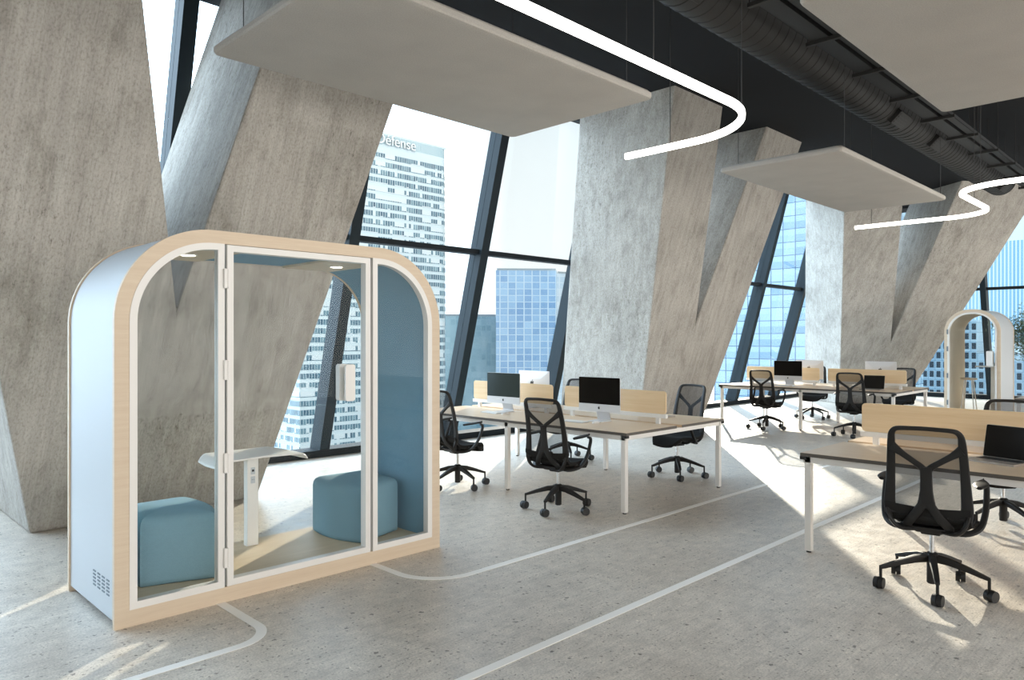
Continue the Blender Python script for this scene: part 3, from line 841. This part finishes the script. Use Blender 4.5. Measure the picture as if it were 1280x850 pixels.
# ------------------------------------------------------------------ ceiling objects
def wires(root, pts, top, m=M_['wire'], r=.0035):
    for x, y, z in pts:
        MB().cyl((x,y,z), (x,y,top), r, n=6).build('suspension_wire', m, root)
def acoustic(x0, x1, y0, y1, z, label, iy=.16):
    w, d = x1-x0, y1-y0
    root = empty('acoustic_panel', (x0,y0,z)); tag(root, label, 'ceiling panel', 'hanging grey felt ceiling panels')
    # chamfered upper edge, soft lower edge
    mb = MB(); out = []
    for ins, h in ((.030,0),(.008,.008),(0,.022),(0,.05),(.02,.072),(.05,.078)):
        out.append([Vector((p[0], p[1], h)) for p in rrect(ins, ins, w-ins, d-ins, .05, 5)])
    m = len(out[0]); vs = [v_ for r in out for v_ in r]; fs = []
    for j in range(len(out)-1):
        for i in range(m): fs.append((j*m+i, j*m+(i+1) % m, (j+1)*m+(i+1) % m, (j+1)*m+i))
    fs.append(tuple(range(m-1,-1,-1))); fs.append(tuple((len(out)-1)*m+i for i in range(m)))
    mb.add(vs, fs).build('felt_board', M_['acoustic'], root, ang=25)
    ins = .16
    wires(root, [(a, b, .075) for a in (ins, w-ins) for b in (iy, d-ins)], CEIL-z)
    return root
acoustic(2.14,5.14,3.47,5.13,3.58,'large grey felt ceiling panel above the booth and first window')
acoustic(7.75,11.52,2.93,4.33,3.53,'grey felt ceiling panel in front of the second pillar, above the gap between benches', .035)
acoustic(4.33,7.33,.10,1.90,3.6,'grey felt ceiling panel over the nearest bench, cut by the picture top')
acoustic(.3,3.52,1.10,2.74,3.66,'pale felt ceiling panel of which only a corner dips into view above the light tube')

def light_tube(path, z, wp, label):
    root = empty('light_tube', (0,0,z)); tag(root, label, 'pendant light', 'winding white light tubes')
    P = [(x, y, 0) for x, y in path]
    MB().sweep(P, (.026,.030), n=12, k=3.5).build('diffuser', M_['led'], root, ang=60)
    wires(root, [(x, y, .034) for x, y in wp], CEIL-z, r=.004)
    return root
light_tube([(x, 2.77) for x in (-2,0,2,4,5.0)]+arc(5.12, 3.57, .80, -PI/2, 0, 18)+[(5.93,4.0),(5.93,4.33)], 3.4, [(2.3,2.77),(4.10,2.77),(5.557,2.90),(5.93,3.82)], 'glowing white light tube turning its bend in front of the second pillar')
s2 = [(12.32,4.45),(12.32,3.9)]+[tuple(p) for p in arc(11.72, 3.10, .60, 0, -PI/2, 14)]+[(11.2,2.50)]+arc(10.55, 1.90, .60, PI/2, PI, 14)[1:]+[(9.95,1.3),(9.95,.2)]
light_tube(s2, 3.4, [(12.32,4.2),(11.05,2.49),(10.05,2.2),(9.95,1.4)], 'glowing white light tube in an S bend in front of the corner pillar')

# ventilation duct: spiral seams, ends before the end windows
def duct():
    Y, Z, R = 3.25, 4.57, .25
    root = empty('ventilation_duct', (0,Y,Z)); tag(root, 'black round spiral ventilation duct running under the ceiling', 'air duct')
    n = 28; xs = []; x = 1.5
    while x < 16.35:
        xs += [(x, R), (x+.085, R), (x+.092, R+.006), (x+.108, R+.006), (x+.115, R)]; x += .15
    vs = []; fs = []
    for x, r in xs:
        for j in range(n):
            a = 2*PI*j/n; vs.append((x, r*math.cos(a), r*math.sin(a)))
    for i in range(len(xs)-1):
        for j in range(n): fs.append((i*n+j, i*n+(j+1) % n, (i+1)*n+(j+1) % n, (i+1)*n+j))
    b = len(vs)
    for rr, dx in ((.235,0),(.225,-.25)):
        for j in range(n):
            a = 2*PI*j/n; vs.append((xs[-1][0]+dx, rr*math.cos(a), rr*math.sin(a)))
    l0 = (len(xs)-1)*n
    for j in range(n):
        k = (j+1) % n
        fs.append((l0+j, l0+k, b+k, b+j)); fs.append((b+j, b+k, b+n+k, b+n+j))
    fs.append(tuple(b+n+j for j in range(n)))
    MB().add(vs, fs).build('duct_pipe', M_['duct'], root, ang=30)
    for vx in (5.05, 10.0, 11.6, 15.75):
        M = Matrix.Rotation(-.75, 4, 'X')
        v = MB().box((vx-.20,-.09,-.30), (vx+.20,.09,-.22), M).build('air_vent', M_['duct'], root, smooth=False, bevel=.008)
        s = MB()
        for k in range(4): s.box((vx-.17,-.065+k*.036,-.306), (vx+.17,-.045+k*.036,-.30), M)
        s.build('vent_blades', M_['duct'], v, smooth=False)
    for hx in (3,6,9,12,15):
        MB().cyl((hx,0,R), (hx,0,CEIL-Z), .006, n=6).build('hanger_rod', M_['duct'], root)
duct()
def tray():
    root = empty('cable_tray', (0,2.57,4.38)); tag(root, 'black twin cable tray hung beside the round duct', 'cable tray')
    for y0, y1 in ((0,.09), (.13,.30)):
        t = MB().box((5,y0,0), (19,y1,.004)).box((5,y0,0), (19,y0+.004,.05)).box((5,y1-.004,0), (19,y1,.05)).build('tray_channel', M_['tray'], root, smooth=False)
    for k in range(12):
        x = 5.7+k*1.15
        b = MB().box((x-.02,-.04,-.035), (x+.02,.345,-.001)).build('bracket', M_['duct'], root, smooth=False)
        for y in (-.03,.335): MB().cyl((x,y,-.03), (x,y,CEIL-4.38), .005, n=6).build('hanger_rod', M_['duct'], b)
tray()

# ------------------------------------------------------------------ potted olive tree by the end window
def tree():
    root = empty('potted_tree', (19.3,3.15,0)); tag(root, 'tall potted olive tree behind the small phone booth', 'potted tree')
    p = MB().lathe([(.17,0),(.19,.02),(.24,.5),(.24,.52),(.22,.52),(.21,.46)], n=24).build('planter', M_['terracotta'], root)
    MB().lathe([(.205,0),(.205,.01)], (0,0,.455), 24).build('soil', M_['soil'], root)
    t = MB(); t.sweep(catmull([(0,0,.46),(.03,.02,.9),(-.02,.0,1.3),(.02,.03,1.7)], 4), [(.035-.0012*i, .035-.0012*i) for i in range(13)], up=(0,1,0), n=8)
    rnd = random.Random(3); tips = []
    for k in range(26):
        a = rnd.random()*2*PI; z0 = 1.15+rnd.random()*.6; ln = .35+rnd.random()*.55; el = .2+rnd.random()*1.1
        p0 = Vector((0,0,z0)); d = Vector((math.cos(a)*math.cos(el), math.sin(a)*math.cos(el), math.sin(el)))
        p1 = p0+d*ln*.6; p2 = p0+d*ln+Vector((0,0,.12))
        t.sweep([p0, p1, p2], [(.012,.012),(.008,.008),(.003,.003)], up=(.3,.2,1), n=5); tips += [(p0,p1),(p1,p2)]
    t.build('trunk', M_['bark'], root)
    lf = MB()
    for k in range(9000):
        a, b = tips[rnd.randrange(len(tips))]; q = a.lerp(b, rnd.random())+Vector((rnd.gauss(0,.10), rnd.gauss(0,.10), rnd.gauss(.03,.10)))
        d = Vector((rnd.gauss(0,1), rnd.gauss(0,1), rnd.gauss(.3,.8))).normalized(); s = d.orthogonal().normalized()
        L_ = .032+rnd.random()*.022
        w = d.cross(s)*.002
        lf.add([q-d*L_, q+s*.010+w, q+d*L_, q-s*.010+w], [(0,1,2,3)])
    tag(lf.build('leaves', M_['leaf'], root, smooth=False), kind='stuff')
tree()

# ------------------------------------------------------------------ the city outside
GZ = -75
o = MB().box((-900,9.9+60,GZ-1), (1500,1500,GZ)).build('ground', mat('city_ground', (150,160,165), .9), smooth=False); tag(o, kind='structure')
S2 = math.sqrt(2)
def rd(r, d): return ((d+r)/S2, (d-r)/S2)
def text_mesh(txt, size, name, m, parent, M, depth=.4):
    cu = bpy.data.curves.new(name, 'FONT'); cu.body = txt; cu.size = size; cu.extrude = depth; cu.align_x = 'RIGHT'
    tmp = bpy.data.objects.new(name, cu); COL.objects.link(tmp)
    dg = bpy.context.evaluated_depsgraph_get(); me = bpy.data.meshes.new_from_object(tmp.evaluated_get(dg))
    bpy.data.objects.remove(tmp); me.materials.clear(); me.materials.append(m)
    o = bpy.data.objects.new(name, me); COL.objects.link(o); o.parent = parent; o.matrix_local = M
    return o
def white_tower():
    X0, X1, Y0, Y1, T = 132, 202.5, 240, 275, 83
    root = empty('office_tower', (X0,Y0,GZ)); tag(root, 'tall white office tower with ribbon windows and roof lettering', 'office tower')
    wall = mat('white_cladding', (150,163,167), .6); bm_ = band_mat()
    W, D, H = X1-X0, Y1-Y0, T-GZ
    pl = [(0,0), (W-5,0)]+arc(W-5, 5, 5, -PI/2, 0, 6)[1:]+[(W,D), (0,D)]
    MB().prism(pl, 0, H-4.2, 'z').build('body', wall, root, smooth=False)
    z = 3
    pb = [(-.12,-.12), (W-5,-.12)]+arc(W-5, 5, 5.12, -PI/2, 0, 6)[1:]+[(W+.12,D-1), (-.12,D-1)]
    while z < H-7:
        MB().prism(pb, z, z+2.0, 'z').build('window_band', bm_, root, smooth=False); z += 3.3
    cr = curtain('crown_louvres', (168,200,210), (205,225,230), (190,215,222), 1.2, 40, .12, 'X')
    MB().prism(pl, H-4.2, H-.3, 'z').build('crown', cr, root, smooth=False)
    MB().prism([(.3,.3),(W-2,.3),(W-2,D-.3),(.3,D-.3)], H-.3, H+.5, 'z').build('roof', wall, root, smooth=False)
    MB().box((26,8,H), (34,16,H+3)).build('roof_plant', wall, root, smooth=False)
    text_mesh('Défense', 5.9, 'roof_lettering', mat('white_letters', (166,172,174), .5), root, Matrix.Translation((51.8,-.5,H-4.15)) @ Matrix.Rotation(PI/2, 4, 'X'))
white_tower()
def tower(name, poly, top, m, label, roof=None, rz=None):
    xs = sum(p[0] for p in poly)/len(poly); ys = sum(p[1] for p in poly)/len(poly)
    root = empty(name, (xs,ys,GZ)); tag(root, label, 'office building')
    P = [(x-xs, y-ys) for x, y in poly]
    MB().prism(P, 0, top-GZ, 'z').build('facade', m, root, smooth=False)
    MB().prism([(x*.97, y*.97) for x, y in P], top-GZ, top-GZ+1.2, 'z').build('roof', mat('roof_edge', (100,112,118), .7), root, smooth=False)
    return root
blue = curtain('blue_curtain_wall', (98,150,200), (186,214,232), (158,200,232), 3.3, 3.6, .12, 'X', .4)
pale = curtain('pale_curtain_wall', (176,206,226), (214,230,240), (206,226,240), 3.3, 3.6, .12, 'XY', .4)
teal = curtain('teal_curtain_wall', (120,164,180), (160,196,206), (190,220,228), 2.6, 3.4, .12, 'X', .2)
tw = tower('office_tower', [rd(-8.8,400), rd(24.5,402), rd(29,450), rd(-6,450)], 39.7, blue, 'square blue glass office tower seen between two mullions')
tower('office_tower', [rd(24.6,402.2), rd(52,420), rd(58,452), rd(29.2,450)], 38.2, pale, 'pale glass tower wing seen behind the third mullion')
r_ = tower('office_block', [rd(-48,420), rd(-9.2,430), rd(-8,470), rd(-48,460)], 15.4, teal, 'low teal glass block between the white tower and the blue tower')
c0 = r_.location
p = rd(-26.2,424.5)
text_mesh('R', 9, 'rooftop_letter', mat('white_letter_R', (160,168,170), .5), r_, Matrix.Translation((p[0]-c0.x, p[1]-c0.y, 5.5-GZ)) @ Matrix.Rotation(-PI/4, 4, 'Z') @ Matrix.Rotation(PI/2, 4, 'X'))
grid = curtain('blue_grid_glass', (100,146,184), (44,84,124), (160,200,224), 2.9, 3.0, .055, 'XY', .35, .2, band=.42)
tower('office_tower', [(164,70), (250,70), (250,93), (164,93)], 62, grid, 'large blue glass tower filling the windows between the second and corner pillars')
stripe = curtain('striped_glass', (100,156,190), (190,216,230), (140,188,210), 1.4, 60, .26, 'Y', .2)
tower('office_tower', [(380,34), (420,34), (420,94), (380,94)], 130, stripe, 'tall blue tower with pale vertical stripes behind the small booth')
def punched():
    X, Y0, Y1 = 287, 40, 88
    root = empty('office_block', (X,Y0,GZ)); tag(root, 'stone-blue office block with a grid of dark square windows', 'office building')
    wm = curtain('stone_blue_cladding', (128,166,192), (98,136,164), (160,194,214), 2.15, 3.3, .05, 'Y', .3)
    MB().box((0,0,0), (20,24,72-GZ-75)).build('low_wing', wm, root, smooth=False)
    MB().box((0,24,0), (20,Y1-Y0,8.4-GZ)).build('wall', wm, root, smooth=False)
    dk = mat('dark_square_window', (24,36,46), .35, spec=.2)
    cells = []
    for j in range(26):
        z = 8.4-3.3*(j+1)
        for i in range(22):
            y = .5+i*2.15
            if y+1.3 > Y1-Y0: continue
            if z+2.4 > (8.4 if y >= 23.5 else -3.2): continue
            cells.append((abs(z+4)+.4*abs(y-26), y, z))
    cells.sort()
    for _, y, z in cells[:100]: MB().box((-.15,y,z-GZ), (.1,y+1.25,z+2.1-GZ)).build('window', dk, root, smooth=False)
    rest = MB()
    for _, y, z in cells[100:]: rest.box((-.15,y,z-GZ), (.1,y+1.25,z+2.1-GZ))
    tag(rest.build('windows', dk, root, smooth=False), kind='stuff')
punched()

# ------------------------------------------------------------------ light
su = bpy.data.lights.new('sun', 'SUN'); su.energy = 9; su.angle = math.radians(.6); su.color = (1.0,.90,.74)
so = bpy.data.objects.new('sun', su); COL.objects.link(so)
el = math.radians(15.6); az = Vector((.842,.540,0)); sd_ = Vector((az.x*math.cos(el), az.y*math.cos(el), math.sin(el)))
so.rotation_euler = sd_.to_track_quat('Z', 'Y').to_euler(); so.location = (30,20,20)

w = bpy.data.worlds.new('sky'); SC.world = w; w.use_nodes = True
N = w.node_tree.nodes; L = w.node_tree.links; N.clear()
out = N.new('ShaderNodeOutputWorld'); bg = N.new('ShaderNodeBackground'); tc = N.new('ShaderNodeTexCoord')
sp = N.new('ShaderNodeSeparateXYZ'); L.new(tc.outputs['Generated'], sp.inputs[0])
# towards the sun the sky is white; blue to its side and warm white behind the viewer are boosted, added as room fill
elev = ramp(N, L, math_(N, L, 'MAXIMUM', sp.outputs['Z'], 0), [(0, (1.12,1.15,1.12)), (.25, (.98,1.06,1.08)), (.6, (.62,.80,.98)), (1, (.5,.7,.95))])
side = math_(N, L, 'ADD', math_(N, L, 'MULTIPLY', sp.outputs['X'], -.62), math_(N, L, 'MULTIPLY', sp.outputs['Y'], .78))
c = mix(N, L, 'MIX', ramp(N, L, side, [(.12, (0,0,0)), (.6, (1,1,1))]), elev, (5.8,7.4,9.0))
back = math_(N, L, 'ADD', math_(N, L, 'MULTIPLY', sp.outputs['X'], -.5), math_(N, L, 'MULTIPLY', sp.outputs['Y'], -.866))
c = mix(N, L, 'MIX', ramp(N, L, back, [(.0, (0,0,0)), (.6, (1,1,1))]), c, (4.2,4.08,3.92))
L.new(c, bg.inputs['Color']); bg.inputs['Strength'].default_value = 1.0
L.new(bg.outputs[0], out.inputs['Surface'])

# ------------------------------------------------------------------ camera
cd = bpy.data.cameras.new('camera'); cam = bpy.data.objects.new('camera', cd); COL.objects.link(cam)
cam.location = (0,0,EYE); cam.rotation_euler = (PI/2,0,-PI/4)
cd.sensor_width = 36; cd.lens = 914/1280*36; cd.clip_start = .05; cd.clip_end = 3000
SC.camera = cam
vs_ = SC.view_settings; vs_.view_transform = 'Standard'; vs_.look = 'None'; vs_.gamma = 1; vs_.exposure = 0.0; vs_.use_curve_mapping = False
SC.cycles.max_bounces = 10; SC.cycles.transparent_max_bounces = 24; SC.cycles.diffuse_bounces = 5
SC.cycles.use_denoising = True
